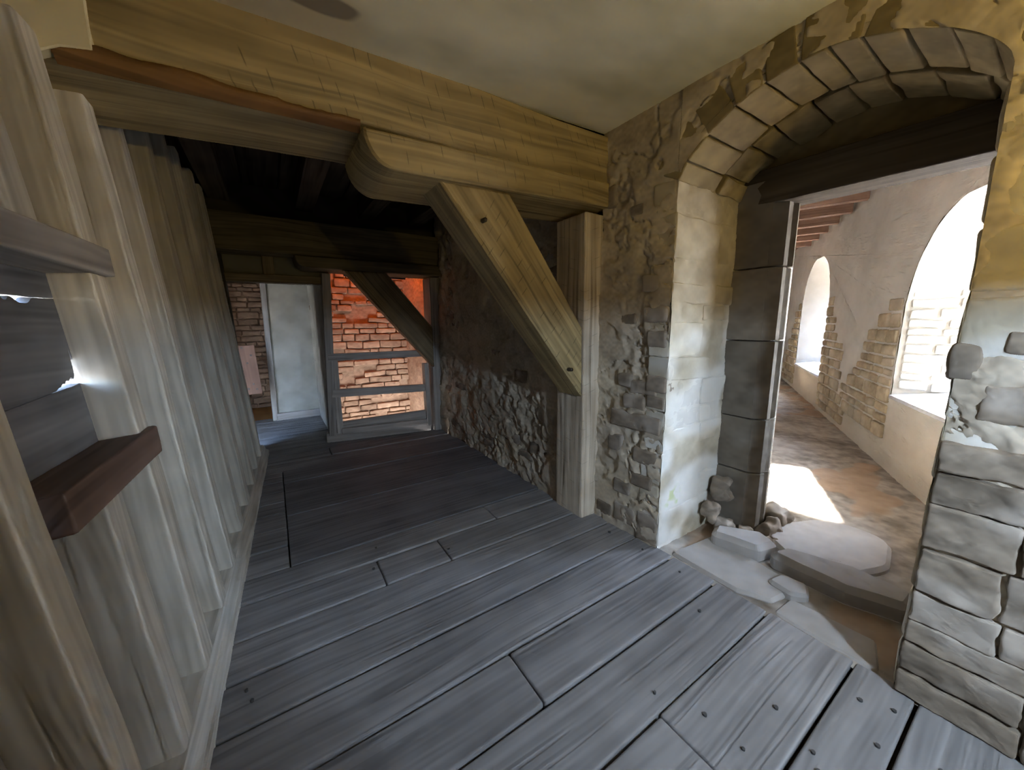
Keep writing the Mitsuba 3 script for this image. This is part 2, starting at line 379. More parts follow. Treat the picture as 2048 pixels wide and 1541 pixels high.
for a, b in zip([2.35, 2.70, 3.02, 3.36, 3.70], [2.70, 3.02, 3.36, 3.70, 4.03]):
    board(-0.04, 1.80, a, b, 'hatch_oak', 0.004, h, 'board', 0.0012)
tag(h, 'dark smooth rectangular hatch of boards let into the floor beside the rough wall', 'floor hatch')

# ================================================================== LEFT WALL (plank and stud screen, leaning outwards)
def lw(e, y, z):
    """a point of the left wall: e proud of its plane, at y along and z up"""
    return np.array([-0.37 + 0.045 * (y - 2) - 0.072 * (z - 0.1) + e, y, z])
LWN = np.array([1, -0.045, 0.072]); LWN /= np.linalg.norm(LWN)
# the sheathing behind is open where the window is
def sheath(y0, y1, z0, z1):
    n = max(2, int((y1 - y0) / .2))
    return sheet(np.linspace(y0, y1, n), np.full(n, z0), np.full(n, z1), 6, lambda y, z: np.array([lw(-0.15, a, b) for a, b in zip(y, z)]))
put('wall_left', *join(sheath(-2.3, 1.12, -.2, 2.75), sheath(1.12, 1.80, -.2, 0.96), sheath(1.12, 1.80, 1.64, 2.75), sheath(1.80, 4.95, -.2, 2.85), box_mesh(-1.0, -0.90, 4.7, 7.9, -1.8, 2.9), box_mesh(-1.0, 2.25, 7.75, 7.9, -1.8, 2.9), box_mesh(-1.0, -0.5, 1.6, 4.96, 2.70, 2.9), box_mesh(-1.0, -0.6, 4.9, 5.0, -1.8, 2.9)), 'dark_oak')
tag('wall_left', 'old timber screen wall of upright studs with planks recessed between them', 'wall', kind='structure')

def upright(key, y0, y1, z0, z1, e0, e1, m='screen_oak', **k):
    y = (y0 + y1) / 2; e = (e0 + e1) / 2
    return timber(key, lw(e, y, z0), lw(e, y, z1), y1 - y0, e1 - e0, LWN, m, 'wall_left', **k)
studs = [-1.66, -1.32, -0.98, -0.64, -0.31, 0.02, 0.35, 0.68, 1.02, 1.33, 1.66, 2.01, 2.34, 2.76, 3.16, 3.56, 3.97, 4.34]
ztop = lambda y: 2.24 if y < 1.9 else 2.62
def wavy(V, L):
    V = V.copy(); s = rng.uniform(0, 9)
    V[:, 1] += 0.010 * (meshkit.fbm(np.stack([V[:, 0] * 2.5 + s, V[:, 1] * 3, V[:, 0] * 0], -1), 3, 4) - .5) * 2
    V[:, 2] += 0.008 * (meshkit.fbm(np.stack([V[:, 0] * 2.0 + s, V[:, 1] * 3 + 8, V[:, 0] * 0], -1), 3, 4) - .5) * (V[:, 2] > 0)
    return V
for i, y in enumerate(studs):
    w = 0.105 + rng.uniform(-.008, .012)
    zs = [(0.095, ztop(y))]
    if abs(y - 1.33) < .01: zs = [(0.095, 0.95), (1.64, 2.24)]
    if abs(y - 1.66) < .01: zs = [(0.095, 0.95), (1.04, 1.565), (1.64, 2.24)]
    for a, b in zs:
        upright('stud', y, y + w, a, b, -0.09, 0.052, r=0.011, amp=0.006, step=0.06, cross=0.04, warp=wavy)
for a, b in zip(studs[:-1], studs[1:]):
    ya, yb = a + 0.08, b + 0.015
    zs = [(0.06, ztop(a))]
    if a > 1.0 and b < 1.7: zs = [(0.06, 0.97), (1.63, 2.24)]
    for z0, z1 in zs:
        upright('infill_plank', ya, yb, z0, z1, -0.135, -0.070, 'plank_oak', r=0.004, amp=0.004, step=0.08, cross=0.05)
# sill beam of the screen: a weathered, sloping timber
ys = np.linspace(-2.3, 4.75, 120)
prof = np.array([[-0.14, -0.05], [-0.14, 0.115], [0.035, 0.105], [0.052, 0.10], [0.068, 0.060], [0.085, 0.040], [0.092, 0.034], [0.094, -0.03], [0.09, -0.05]])
def sillrow(y):
    j = meshkit.fbm(np.stack([np.full(9, y * 5), np.arange(9) * 3.7, np.zeros(9)], -1), 3, 5) - .5
    return np.array([lw(0, y, 0.1) + np.array([e + 0.012 * k, 0, z - 0.1 + 0.018 * k]) for (e, z), k in zip(prof, j)])
SV = np.vstack([sillrow(y) for y in ys])
idx = np.arange(len(ys) * 9).reshape(len(ys), 9)
SF = np.stack([idx[:-1, :-1], idx[:-1, 1:], idx[1:, 1:], idx[1:, :-1]], -1).reshape(-1, 4)
cum = np.concatenate([[0], np.cumsum(np.linalg.norm(np.diff(prof, axis=0), axis=1))])
put('sill_beam', SV, SF, 'screen_oak', np.stack([np.repeat(ys, 9), np.tile(cum, len(ys))], 1), 35 if False else False, 'wall_left')
labels['wall_left__sill_beam'] = {'label': 'pale worn sill timber along the foot of the screen'}
# window in the screen
def along(key, y0, y1, z0, z1, e0, e1, m, parent='window_1', **k):
    z, e = (z0 + z1) / 2, (e0 + e1) / 2
    return timber(key, lw(e, y0, z), lw(e, y1, z), e1 - e0, z1 - z0, (-0.072, 0, 1), m, parent, **k)
tag('window_1', 'small shuttered window with heavy lintel and sill in the timber screen', 'window', kind='structure')
along('lintel', 0.90, 1.79, 1.56, 1.648, -0.10, 0.068, 'lintel_oak', r=0.006, amp=0.004, cross=0.05)
along('sill', 1.15, 1.775, 0.945, 1.045, -0.10, 0.068, 'sill_oak', r=0.008, amp=0.006, cross=0.05)
sh = 'window_shutter'
def shutter(y0, y1, zl0, zr0, zl1, zr1, bite=None):
    n = 120
    y = np.linspace(y0, y1, n); t = (y - y0) / (y1 - y0)
    lo = zl0 + (zr0 - zl0) * t; hi = zl1 + (zr1 - zl1) * t
    ed = 0.003 * (meshkit.fbm(np.stack([y * 18, y * 0 + zl0 * 50, y * 0], -1), 3, 8) - .5)
    lo, hi = lo + ed, hi + ed
    if bite is not None: lo, hi = bite(y, lo, hi)
    f, b = ([lw(e, a, c) for a, c in zip(y, z)] for e, z in ((-0.045, lo), (-0.045, hi))), None
    rows = [np.array([lw(e, a, c) for a, c in zip(y, z)]) for e, z in ((-0.07, lo), (-0.045, lo), (-0.045, lo * .5 + hi * .5), (-0.045, hi), (-0.07, hi), (-0.07, lo))]
    V = np.vstack(rows); idx = np.arange(6 * n).reshape(6, n)
    F = np.stack([idx[:-1, :-1], idx[:-1, 1:], idx[1:, 1:], idx[1:, :-1]], -1).reshape(-1, 4)
    uv = np.stack([np.tile(y, 6), V[:, 2] - V[:, 2].mean()], 1)
    put('board', V, F, 'shutter_oak', uv, False, sh)
def bite1(y, lo, hi):
    k = np.exp(-((y - 1.515) / 0.035) ** 4) * 0.016 + np.exp(-((y - 1.445) / 0.012) ** 4) * 0.010
    return lo, hi - k
def bite2(y, lo, hi):
    lo = lo + np.clip((y - 1.647) / 0.010, 0, 1) * (0.070 + 0.02 * np.sin(y * 900))
    return lo + np.clip((y - 1.53) / 0.08, 0, 1) * 0.022 * (1 - 0.35 * np.sin(y * 120) ** 4), hi
shutter(1.13, 1.70, 1.478, 1.487, 1.575, 1.575)
shutter(1.13, 1.70, 1.205, 1.236, 1.4755, 1.4845, lambda y, lo, hi: bite2(y, *bite1(y, lo, hi)))
shutter(1.13, 1.70, 1.030, 1.030, 1.204, 1.232)
tag(sh, 'dark closed shutter of three horizontal boards with daylight showing through its cracks', 'shutter')

# ================================================================== RIGHT WALL (stone, half plastered)
XW = 1.88
def arch(y):
    """height of the doorway's arch over y"""
    t = np.clip((np.asarray(y, float) - 0.205) / (1.262 - 0.205), 0, 1)
    return 2.13 + 0.295 * (np.sin(np.pi * np.clip(t, 0, 1)) ** 0.62)
def wall_r(x0, amp, seed, lean=0.0):
    return lambda y, z: np.stack([x0 + lean * z - flaky(y, z, amp, seed), y, z], 1)
g = 0.010
def steps(a, b, s=g): return np.linspace(a, b, max(2, int(abs(b - a) / s) + 1))
def patch(y0, y1, lo, hi, x0, amp, seed, lean=0.0, s=g):
    us = steps(y0, y1, s)
    l = lo(us) if callable(lo) else np.full(len(us), lo); hh = np.full(len(us), hi)
    return sheet(us, l, hh, int((hi - float(l.min())) / s), wall_r(x0, amp, seed, lean))
W1 = join(patch(-2.3, -0.40, -0.1, 2.64, XW + 0.012, 1.0, 11, s=0.05), patch(-0.40, 0.205, -0.1, 2.64, XW + 0.012, 1.0, 11))
W2 = patch(0.205, 1.262, lambda y: arch(y) + 0.0, 2.64, XW + 0.012, 1.0, 11)
W3 = patch(1.262, 1.80, -0.1, 2.64, XW + 0.012, 1.1, 11)
W4 = patch(2.078, 4.62, -0.1, 2.9, 1.80, 1.6, 23, 0.02, s=0.014)
put('wall_right', *join(W1, W2, W3, W4), 'wall_plaster', smooth=40 if False else True)
tag('wall_right', 'rough stone wall with crumbling plaster, pierced by an arched doorway', 'wall', kind='structure')
# reveal behind: rubble core of both jambs and the soffit
def jamb(y, sgn, x1=3.25):
    return sheet(steps(XW + .005, x1, 0.02), np.full(len(steps(XW + .005, x1, 0.02)), -0.1), np.full(len(steps(XW + .005, x1, 0.02)), 2.30), 110,
                 lambda x, z: np.stack([x, y - sgn * 0.004 + sgn * flaky(x, z, 0.55, 31), z], 1))
put('jamb_core', *join(jamb(1.262, -1), jamb(0.205, 1)), 'reveal_stone', parent='wall_right')
ycs = np.linspace(0.205, 1.262, 60)
def soff(x, t):
    y = 0.205 + t * 1.057
    return np.stack([x, y, arch(y) + 0.04 + 0.02 * (meshkit.fbm(np.stack([x * 6, y * 6, x * 0], -1), 3, 2) - .5)], 1)
put('vault_core', *sheet(np.linspace(XW, 3.3, 60), np.zeros(60), np.ones(60), 60, soff), 'vault_stone', parent='wall_right')
# dressed and rubble stones of the left jamb (the face that looks back into the room)
def jamb_stones():
    zs = [0.0, 0.24, 0.40, 0.52, 0.62, 0.755, 0.87, 1.045, 1.19, 1.40, 1.50, 1.62, 1.74, 1.98, 2.15]
    for z0, z1 in zip(zs[:-1], zs[1:]):
        x = XW
        while x < 3.0:
            L = rng.uniform(0.20, 0.44) if x > XW else rng.uniform(0.30, 0.48)
            if x + L > 2.85: L = 3.05 - x
            proud = rng.uniform(-0.010, 0.008)
            if z0 < 0.6 and 2.45 < x < 2.9: proud -= 0.05
            stone('jamb_stone', (x + L / 2, 1.262 + 0.07 - proud, (z0 + z1) / 2), (L - 0.006, 0.14, z1 - z0 - 0.006), np.eye(3), 'reveal_stone', 'wall_right', 0.012, 0.012, 0.03, 8)
            x += L
jamb_stones()
for z0, z1 in zip(np.arange(0, 2.1, .21), np.arange(0.21, 2.2, .21)):
    x = XW
    while x < 3.0:
        L = min(rng.uniform(0.25, 0.45), 3.06 - x)
        stone('jamb_stone', (x + L / 2, 0.205 - 0.07, (z0 + z1) / 2), (L - .012, 0.16, z1 - z0 - .012), np.eye(3), 'reveal_stone', 'wall_right', 0.018, 0.010, 0.09)
        x += L
# voussoirs: two rings, the front one dressed
def voussoirs():
    yy = np.linspace(0.205, 1.262, 400); zz = arch(yy)
    arc = np.concatenate([[0], np.cumsum(np.hypot(np.diff(yy), np.diff(zz)))])
    for ring_, (xa, xb, mean) in enumerate(((XW - 0.004, 2.24, 0.115), (2.25, 2.66, 0.13), (2.67, 3.10, 0.14))):
        s = 0.0
        while s < arc[-1] - 0.03:
            L = min(mean * rng.uniform(0.8, 1.3), arc[-1] - s)
            m_ = s + L / 2
            y, z = np.interp(m_, arc, yy), np.interp(m_, arc, zz)
            ty, tz = np.interp(min(m_ + .02, arc[-1]), arc, yy) - np.interp(m_ - .02, arc, yy), np.interp(min(m_ + .02, arc[-1]), arc, zz) - np.interp(m_ - .02, arc, zz)
            t = np.array([0, ty, tz]); t /= np.linalg.norm(t)
            nn = np.array([0, -t[2], t[1]])
            w = xb - xa - 0.006; j = rng.uniform(-0.02, 0.02) if ring_ else rng.uniform(-.004, .004)
            dd = rng.uniform(-0.012, 0.012) if ring_ else rng.uniform(-0.004, 0.006)
            stone('voussoir', np.array([(xa + xb) / 2 + j, y, z]) + nn * (0.075 + dd), (w, L - 0.007, 0.16), np.stack([EX, t, nn]), 'vault_stone', 'wall_right', 0.010, 0.006 if not ring_ else 0.016, 0.07)
            s += L
voussoirs()
# coursed stones right of the doorway, flush with the plaster above
def courses():
    zs = [0.0, 0.10, 0.215, 0.31, 0.43, 0.60, 0.765, 0.885, 0.99]
    for k, (z0, z1) in enumerate(zip(zs[:-1], zs[1:])):
        y = 0.205 + rng.uniform(0, 0.004)
        while y > -1.2:
            L = rng.uniform(0.17, 0.30)
            pr = rng.uniform(0.0, 0.012); fine = y > -0.35
            stone('course_stone', (XW + 0.055 - pr, y - L / 2, (z0 + z1) / 2), (0.14, L - 0.008, z1 - z0 - 0.007), np.eye(3), 'wall_stone', 'wall_right', 0.009, 0.013, 0.014 if fine else 0.05, 20)
            y -= L
courses()
for y, z, a, b in ((0.075, 1.13, .14, .12), (0.07, 1.33, .10, .07), (0.19, 1.26, 0.07, 0.12), (-0.15, 1.3, .2, .13), (-0.2, 1.6, .18, .12)):
    stone('set_stone', (XW + 0.045, y, z), (0.10, a, b), np.eye(3), 'wall_stone', 'wall_right', 0.015, 0.016, 0.018, 14)
# stones showing through the plaster of the pier and beyond the post
for y, z, a, b in ((1.475, 0.775, .39, .115), (1.42, 1.00, .20, .09), (1.56, 1.03, .12, .09), (1.33, 1.03, .14, .10), (1.48, 0.90, .16, .09), (1.33, 0.92, .13, .08), (1.62, 0.60, .12, .12),
                   (1.34, 0.10, .15, .20), (1.52, 0.12, .18, .13), (1.70, 0.08, .14, .10), (1.55, 0.30, .14, .10), (1.40, 0.40, .16, .09), (1.38, 0.56, .18, .10), (1.34, 1.30, .13, .10), (1.36, 1.44, .16, .09),
                   (1.55, 1.42, .12, .07), (1.72, 2.18, .07, .13), (1.40, 1.62, .12, .10), (1.52, 2.05, .10, .07)):
    stone('set_stone', (XW + 0.043, y, z), (0.10, a, b), np.eye(3), 'wall_stone', 'wall_right', 0.016, 0.013, 0.025, 11)
for k in range(46):
    y, z = rng.uniform(2.1, 4.4), rng.uniform(0.05, 2.2) ** 1.0
    stone('set_stone', (1.80 + 0.02 * z + 0.042, y, z), (0.10, rng.uniform(.1, .28), rng.uniform(.06, .13)), np.eye(3), 'wall_stone', 'wall_right', 0.03, 0.018, 0.045, 10)

# ================================================================== CEILING
def ceil_pts(x, y): return np.stack([x, y, 2.497 + 0.036 * (x + 0.08) + 0.006 * (meshkit.fbm(np.stack([x * 3, y * 3, x * 0], -1), 3, 6) - .5)], 1)
n_ = 50
put('ceiling', *sheet(np.linspace(-0.62, 1.93, n_), np.full(n_, -2.35), np.full(n_, 1.80), 60, ceil_pts), 'ceiling_plaster')
tag('ceiling', 'stained plaster ceiling with a dark patch', 'ceiling', kind='structure')
V, F = box_mesh(-0.75, 2.0, -2.4, 1.8, 2.66, 2.70)
put('core', *join(box_mesh(1.97, 3.24, 1.38, 1.94, -.1, 3.05), box_mesh(2.0, 3.24, 1.94, 5.55, -.1, 3.05), box_mesh(1.97, 3.24, -3.0, 0.10, -.1, 3.05), box_mesh(1.97, 3.24, .1, 1.38, 2.63, 3.05)), 'dark_oak', smooth=False, parent='wall_right')
put('outer_wall', *box_mesh(2.05, 2.25, 1.9, 7.9, -1.8, 2.9), 'dark_oak', smooth=False, parent='wall_right')
put('upper_floor', V, F, 'dark_oak', smooth=False, parent='ceiling')
# boards and joists above the rear half
put('ceiling_rear', *box_mesh(-0.9, 2.1, 1.8, 7.8, 2.82, 2.86), 'dark_oak', smooth=False)
tag('ceiling_rear', 'dark boarded ceiling behind the great beam', 'ceiling', kind='structure')
for i, x in enumerate(np.arange(-0.55, 1.9, 0.30)):
    timber('board', (x, 2.0, 2.80), (x, 4.8, 2.80), 0.285, 0.03, EZ, 'dark_oak', 'ceiling_rear', amp=0.003, step=0.15, cross=.1)
for i, (x, lab) in enumerate(((-0.30, 'dark ceiling joist nearest the timber screen'), (0.42, 'dark ceiling joist, second from the timber screen'), (1.05, 'dark ceiling joist, third from the timber screen'), (1.62, 'dark ceiling joist nearest the rough wall'))):
    k = timber('ceiling_joist', (x, 2.2, 2.70), (x, 4.75, 2.70), 0.17, 0.19, EZ, 'dark_oak', None, amp=0.008, step=0.1, cross=.08)
    tag(k, lab, 'joist', 'joists behind the great beam')

put('front_closure', *box_mesh(-0.95, 2.1, 1.74, 1.80, 2.58, 2.9), 'dark_oak', smooth=False, parent='ceiling_rear')
put('added_bulkhead', *box_mesh(-0.8, 2.05, 4.70, 4.78, 2.44, 2.83), 'dark_oak', smooth=False, parent='ceiling_rear')  # added panel keeping the stairwell glow off the joists

# ================================================================== GREAT BEAM, BRACKET, BRACE, POST
tb = 'tie_beam'
def beamwarp(V, L):
    V = V.copy(); x = V[:, 0] - L / 2 + 1.93      # world x
    low, front = V[:, 2] < 0, V[:, 1] < 0
    k = np.clip(np.minimum((x + 0.55) / 0.15, (0.42 - x) / 0.45), 0, 1)
    V[:, 2] += 0.02 * np.sin((x + 0.4) * 2.2) * (np.abs(V[:, 2]) > 0.1)
    edge = np.clip(1 - np.hypot((V[:, 1] + 0.245) / 0.055, (V[:, 2] + 0.15) / 0.085), 0, 1)
    V[:, 1] += 0.06 * edge * k
    return V
timber('beam', (-0.62, 2.01, 2.352), (1.93, 2.01, 2.412), 0.49, 0.305, EZ, 'beam_oak', tb, r=0.012, amp=0.009, step=0.03, cross=0.024, warp=beamwarp, seed=31.0)
wv = []
for x in np.linspace(-0.46, 0.40, 36):
    t = (x + 0.46) / 0.86
    hgt = 0.058 * (1 - 0.45 * t) * (0.35 + 1.1 * float(meshkit.fbm(np.array([[x * 7, 3, 1.0]]), 3, 2)[0])) * min(1, t * 8 + .3)
    z0 = 2.190 + 0.020 * t
    wv.append([[x, 1.792, z0 - 0.004], [x, 1.770, z0 + 0.012], [x, 1.758, z0 + hgt * .55], [x, 1.762, z0 + hgt], [x, 1.80, z0 + hgt + 0.006]])
wv = np.array(wv); idx = np.arange(36 * 5).reshape(36, 5)
put('wane', wv.reshape(-1, 3), np.stack([idx[:-1, :-1], idx[1:, :-1], idx[1:, 1:], idx[:-1, 1:]], -1).reshape(-1, 4), 'wane_wood',
    np.stack([wv.reshape(-1, 3)[:, 0], wv.reshape(-1, 3)[:, 2] - 2.2], 1), True, tb)
labels[tb + '__wane'] = {'label': 'rusty brown bark edge along the lower arris'}
tag(tb, 'great hewn oak beam across the ceiling with tool marks and a rusty lower edge', 'beam')

def rounded_end(x0, x1, z0, z1, rad, tilt=0.0):
    """side view of a bracket whose left lower end is rounded"""
    pts = [(x0, z1)]
    for a in np.linspace(0, math.pi / 2, 9):
        pts.append((x0 + rad * (1 - math.cos(a)) , z0 + rad * (1.15 - 1.15 * math.sin(a))))
    pts += [(x1, z0 + tilt), (x1, z1 + tilt)]
    return pts
# the plane (x, z) extrudes towards -y
k = extrude('beam_bracket', rounded_end(0.405, 1.93, 2.072, 2.215, 0.125, 0.055), (0, 2.19, 0), EX, EZ, 0.45, 'beam_oak', bev=0.010, amp=0.006, step=0.03)
tag(k, 'short oak bracket with rounded end under the great beam', 'bracket')
k = extrude('brace', [(0.752, 2.088), (1.160, 2.098), (1.722, 1.36), (1.728, 0.90)], (0, 2.035, 0), EX, EZ, 0.25, 'beam_oak', bev=0.012, amp=0.006, step=0.03, grain=-0.885)
for px, pz in ((0.985, 1.93), (1.60, 1.10)):
    cyl = trimesh.creation.cylinder(radius=0.012, height=0.05, sections=10, transform=trimesh.transformations.rotation_matrix(math.pi / 2, [1, 0, 0]))
    put('peg', cyl.vertices + [px, 1.778, pz], cyl.faces, 'dark_oak', parent=k)
tag(k, 'broad diagonal oak brace rising from the near post to the bracket', 'brace')
def postwarp(V, L):
    V = V.copy(); z = V[:, 0] + L / 2
    V[:, 1] += np.where(V[:, 1] < 0, 1, 0) * 0
    return V
k = timber('post', (1.835, 1.935, -0.02), (1.812, 1.935, 2.09), 0.165, 0.285, (0, -1, 0), 'post_oak', None, r=0.012, amp=0.008, step=0.04, cross=0.035)
tag(k, 'stout oak post against the pier, pale and gnawed at its foot', 'post')
V, F = box_mesh(-0.60, -0.372, 1.752, 1.80, 2.215, 2.60)
k = extrude('plaster', [(-0.60, 2.20), (-0.50, 2.185), (-0.44, 2.222), (-0.372, 2.235), (-0.362, 2.60), (-0.62, 2.60)], (0, 1.80, 0), EX, EZ, 0.045, 'cream_plaster', 'ceiling', bev=0.004, amp=0.002, step=0.04)

# ================================================================== FAR END: second frame, stair rail, doorway
k = timber('far_beam', (-0.62, 4.66, 2.29), (1.90, 4.66, 2.29), 0.33, 0.35, EZ, 'far_oak', None, r=0.012, amp=0.012, step=0.05, cross=0.05)
tag(k, 'dark far beam across the end of the passage', 'beam')
k = extrude('far_bracket', rounded_end(0.27, 1.86, 1.985, 2.103, 0.10, 0.0), (0, 4.80, 0), EX, EZ, 0.38, 'far_oak', bev=0.008, amp=0.005, step=0.05)
tag(k, 'dark bracket with rounded end under the far beam', 'bracket')
k = extrude('far_brace', [(0.72, 1.98), (1.17, 1.985), (1.695, 1.36), (1.695, 0.86)], (0, 4.54, 0), EX, EZ, 0.12, 'far_brace_oak', bev=0.010, amp=0.004, step=0.05, grain=-0.885)
tag(k, 'diagonal brace with a long split in front of the glowing stairwell', 'brace')
k = timber('far_post', (1.765, 4.62, -0.02), (1.775, 4.62, 1.975), 0.13, 0.24, (0, -1, 0), 'grey_oak', None, r=0.010, amp=0.006, step=0.05)
tag(k, 'pale post at the right end of the stair rail', 'post')
rl = 'stair_rail'
def rail(key, A, B, w, h, **kw): return timber(key, A, B, w, h, EZ, 'grey_oak', rl, r=0.006, amp=0.004, step=0.06, **kw)
rail('sill', (0.44, 4.82, 0.055), (1.675, 4.62, 0.035), 0.12, 0.11)
timber('stile', (0.50, 4.78, 0.08), (0.575, 4.72, 1.972), 0.085, 0.10, (0, -1, 0), 'grey_oak', rl, r=0.006, amp=0.004, step=0.06)
timber('stile', (1.645, 4.60, 0.06), (1.64, 4.60, 0.90), 0.06, 0.10, (0, -1, 0), 'grey_oak', rl, r=0.006, amp=0.004, step=0.06)
timber('stile', (0.585, 4.76, 0.10), (0.585, 4.74, 1.0), 0.07, 0.05, (0, -1, 0), 'grey_oak', rl, r=0.005, amp=0.003, step=0.06)
rail('top_bar', (0.52, 4.72, 1.03), (1.63, 4.60, 1.03), 0.05, 0.085)
rail('middle_bar', (0.52, 4.74, 0.60), (1.645, 4.60, 0.575), 0.05, 0.095)
rail('kick_board', (0.60, 4.76, 0.165), (1.62, 4.62, 0.20), 0.04, 0.15)
rail('lower_board', (0.60, 4.73, 0.125), (1.62, 4.575, 0.125), 0.04, 0.07)
tag(rl, 'weathered timber rail with two bars and a kick board guarding the stairwell', 'railing')
# stairwell: stone courses glowing orange
put('wall_stairwell', *join(sheet(steps(0.58, 2.2, .05), np.full(len(steps(0.58, 2.2, .05)), -1.6), np.full(len(steps(0.58, 2.2, .05)), 2.85), 70, lambda x, z: np.stack([x, 6.36 - flaky(x, z, 1.0, 51), z], 1)),
                           sheet(steps(4.6, 6.5, .05), np.full(len(steps(4.6, 6.5, .05)), -1.6), np.full(len(steps(4.6, 6.5, .05)), 2.85), 60, lambda y, z: np.stack([1.93 - flaky(y, z, 1.4, 61), y, z], 1))), 'stair_stone')
tag('wall_stairwell', 'rubble stone wall of the stairwell glowing orange behind the rail', 'wall', kind='structure')
z = -0.3
while z < 2.2:
    hgt = rng.uniform(0.07, 0.14); x = 0.6 + rng.uniform(-.1, 0)
    while x < 1.9:
        L = rng.uniform(0.14, 0.40)
        if rng.random() < 0.85:
            stone('stone', (x + L / 2, 6.35 - rng.uniform(0, .02), z + hgt / 2), (L - 0.014, 0.10, hgt - 0.012), np.eye(3), 'stair_stone', 'wall_stairwell', 0.02, 0.012, 0.08)
        x += L
    z += hgt
put('stairwell_floor', *box_mesh(0.5, 2.0, 4.7, 6.5, -1.7, -1.6), 'stair_stone', smooth=False, parent='wall_stairwell')
put('wall_stair_side', *box_mesh(0.515, 0.575, 4.80, 6.6, -1.65, 2.85), 'limewash', smooth=False)
tag('wall_stair_side', 'smooth pinkish partition between the doorway and the stairwell', 'wall', kind='structure')
extrude('lath_panel', [(-0.40, 1.93), (0.62, 1.93), (0.62, 2.16), (-0.40, 2.16)], (0, 4.84, 0), EX, EZ, 0.06, 'dull_plaster', 'wall_stair_side', bev=0.004, amp=0.003, step=0.06)
timber('upright', (0.04, 4.77, 1.92), (0.04, 4.77, 2.16), 0.10, 0.04, (0, -1, 0), 'far_brace_oak', 'wall_stair_side', amp=.002)
dn = 'door_2'
timber('head', (-0.45, 4.79, 1.89), (0.60, 4.79, 1.895), 0.11, 0.085, EZ, 'far_brace_oak', dn, r=0.006, amp=0.004, step=0.06)
timber('post', (-0.335, 4.78, -0.02), (-0.40, 4.78, 2.12), 0.12, 0.13, (0, -1, 0), 'dark_oak', dn, r=0.008, amp=0.005, step=0.06)
tag(dn, 'low doorway in dark timber frame beside the stair partition', 'door', kind='structure')
# beyond the doorway
put('wall_end', *join(sheet(steps(-1.2, 0.7, .05), np.full(len(steps(-1.2, .7, .05)), -0.4), np.full(len(steps(-1.2, .7, .05)), 2.85), 60, lambda x, z: np.stack([x, 7.62 - flaky(x, z, 1.3, 71), z], 1)),
                     sheet(steps(4.9, 7.7, .06), np.full(len(steps(4.9, 7.7, .06)), -0.4), np.full(len(steps(4.9, 7.7, .06)), 2.85), 50, lambda y, z: np.stack([-0.66 + 0.03 * (y - 5) + flaky(y, z, 1.0, 81), y, z], 1))), 'stair_stone')
tag('wall_end', 'dark stone wall beyond the low doorway', 'wall', kind='structure')
z = 0.0
while z < 2.2:
    hgt = rng.uniform(0.06, 0.12); x = -0.62
    while x < 0.1:
        L = rng.uniform(0.14, 0.34)
        stone('stone', (x + L / 2, 7.61 - rng.uniform(0, .03), z + hgt / 2), (L - 0.012, 0.10, hgt - 0.010), np.eye(3), 'stair_stone', 'wall_end', 0.018, 0.012, 0.08)
        x += L
    z += hgt
put('panel_wall', *box_mesh(-0.055, 0.52, 6.42, 6.55, 0.0, 2.85), 'limewash', smooth=False, parent='wall_end')
timber('panel_stile', (-0.075, 6.40, 0.0), (-0.03, 6.40, 2.4), 0.07, 0.07, (0, -1, 0), 'grey_oak', 'wall_end', amp=.003)
timber('panel_base', (-0.06, 6.38, 0.05), (0.53, 6.38, 0.05), 0.08, 0.11, EZ, 'grey_oak', 'wall_end', amp=.004)
put('threshold', *box_mesh(-0.7, 0.0, 6.55, 7.7, -0.1, -0.005), 'orange_lit_wood', smooth=False, parent='wall_end')  # floor past the low doorway, its orange glow painted into the wood
k = timber('hanging_board', (-0.30, 5.9, 1.15), (-0.27, 5.9, 0.50), 0.18, 0.03, (0, -1, 0), 'red_board', None, r=0.004, amp=0.002)
tag(k, 'reddish board with dark nail holes hanging in the low doorway', 'board')
for dx, dz in ((-.04, .06), (.05, .05), (.02, .12), (-.06, .60), (.03, .50), (-.02, .40)):
    V, F, d = rbox((0.022, 0.006, 0.022), 0.002, 0.02)
    put('nail_hole', V + np.array([-0.285 + dx, 5.884, 0.52 + dz]), F, 'iron', parent=k)
k = timber('loose_plank', (-0.30, 4.60, 0.02), (-0.34, 4.60, 0.80), 0.07, 0.03, (0, -1, 0), 'screen_oak', None, r=0.004, amp=0.003)
tag(k, 'short pale plank standing at the foot of the dark doorpost', 'plank')

# ================================================================== DOORWAY FRAME AND GALLERY
d1 = 'door_1'
def moulding(x, y):                      # stone door jamb with a hollow chamfer
    return [(x, y), (x + .20, y), (x + .20, y - .085), (x + .15, y - .095), (x + .12, y - .075), (x + .09, y - .095), (x + .05, y - .090), (x, y - .05)]
z0 = 0.0
for hgt in (0.42, 0.36, 0.50, 0.44, 0.50):
    V = np.array(moulding(2.52, 1.275))
    V[2:8, 1] -= 0.18; V[7, 1] += 0.02
    V = V + rng.normal(0, 0.002, V.shape)
    extrude('jamb_block', V[::-1], (0, 0, z0), EX, EY, hgt - 0.008, 'jamb_dressed', d1, bev=0.004, amp=0.001, step=0.1)
    z0 += hgt
for s in (0,):
    extrude('jamb_block', [(2.52, 0.17), (2.74, 0.17), (2.74, 0.27), (2.52, 0.25)], (0, 0, 0), EX, EY, 2.2, 'jamb_dressed', d1, bev=.004, amp=.001, step=.1)
timber('lintel', (2.63, 0.12, 2.165), (2.63, 1.28, 2.18), 0.22, 0.20, EZ, 'dark_oak', d1, r=0.008, amp=0.005, step=0.06)
V, F = box_mesh(2.56, 2.70, 0.1, 1.35, 2.24, 2.9)
put('lintel_wall', V, F, 'vault_stone', smooth=False, parent=d1)
tag(d1, 'arched doorway with moulded stone jamb and timber lintel', 'door', kind='structure')

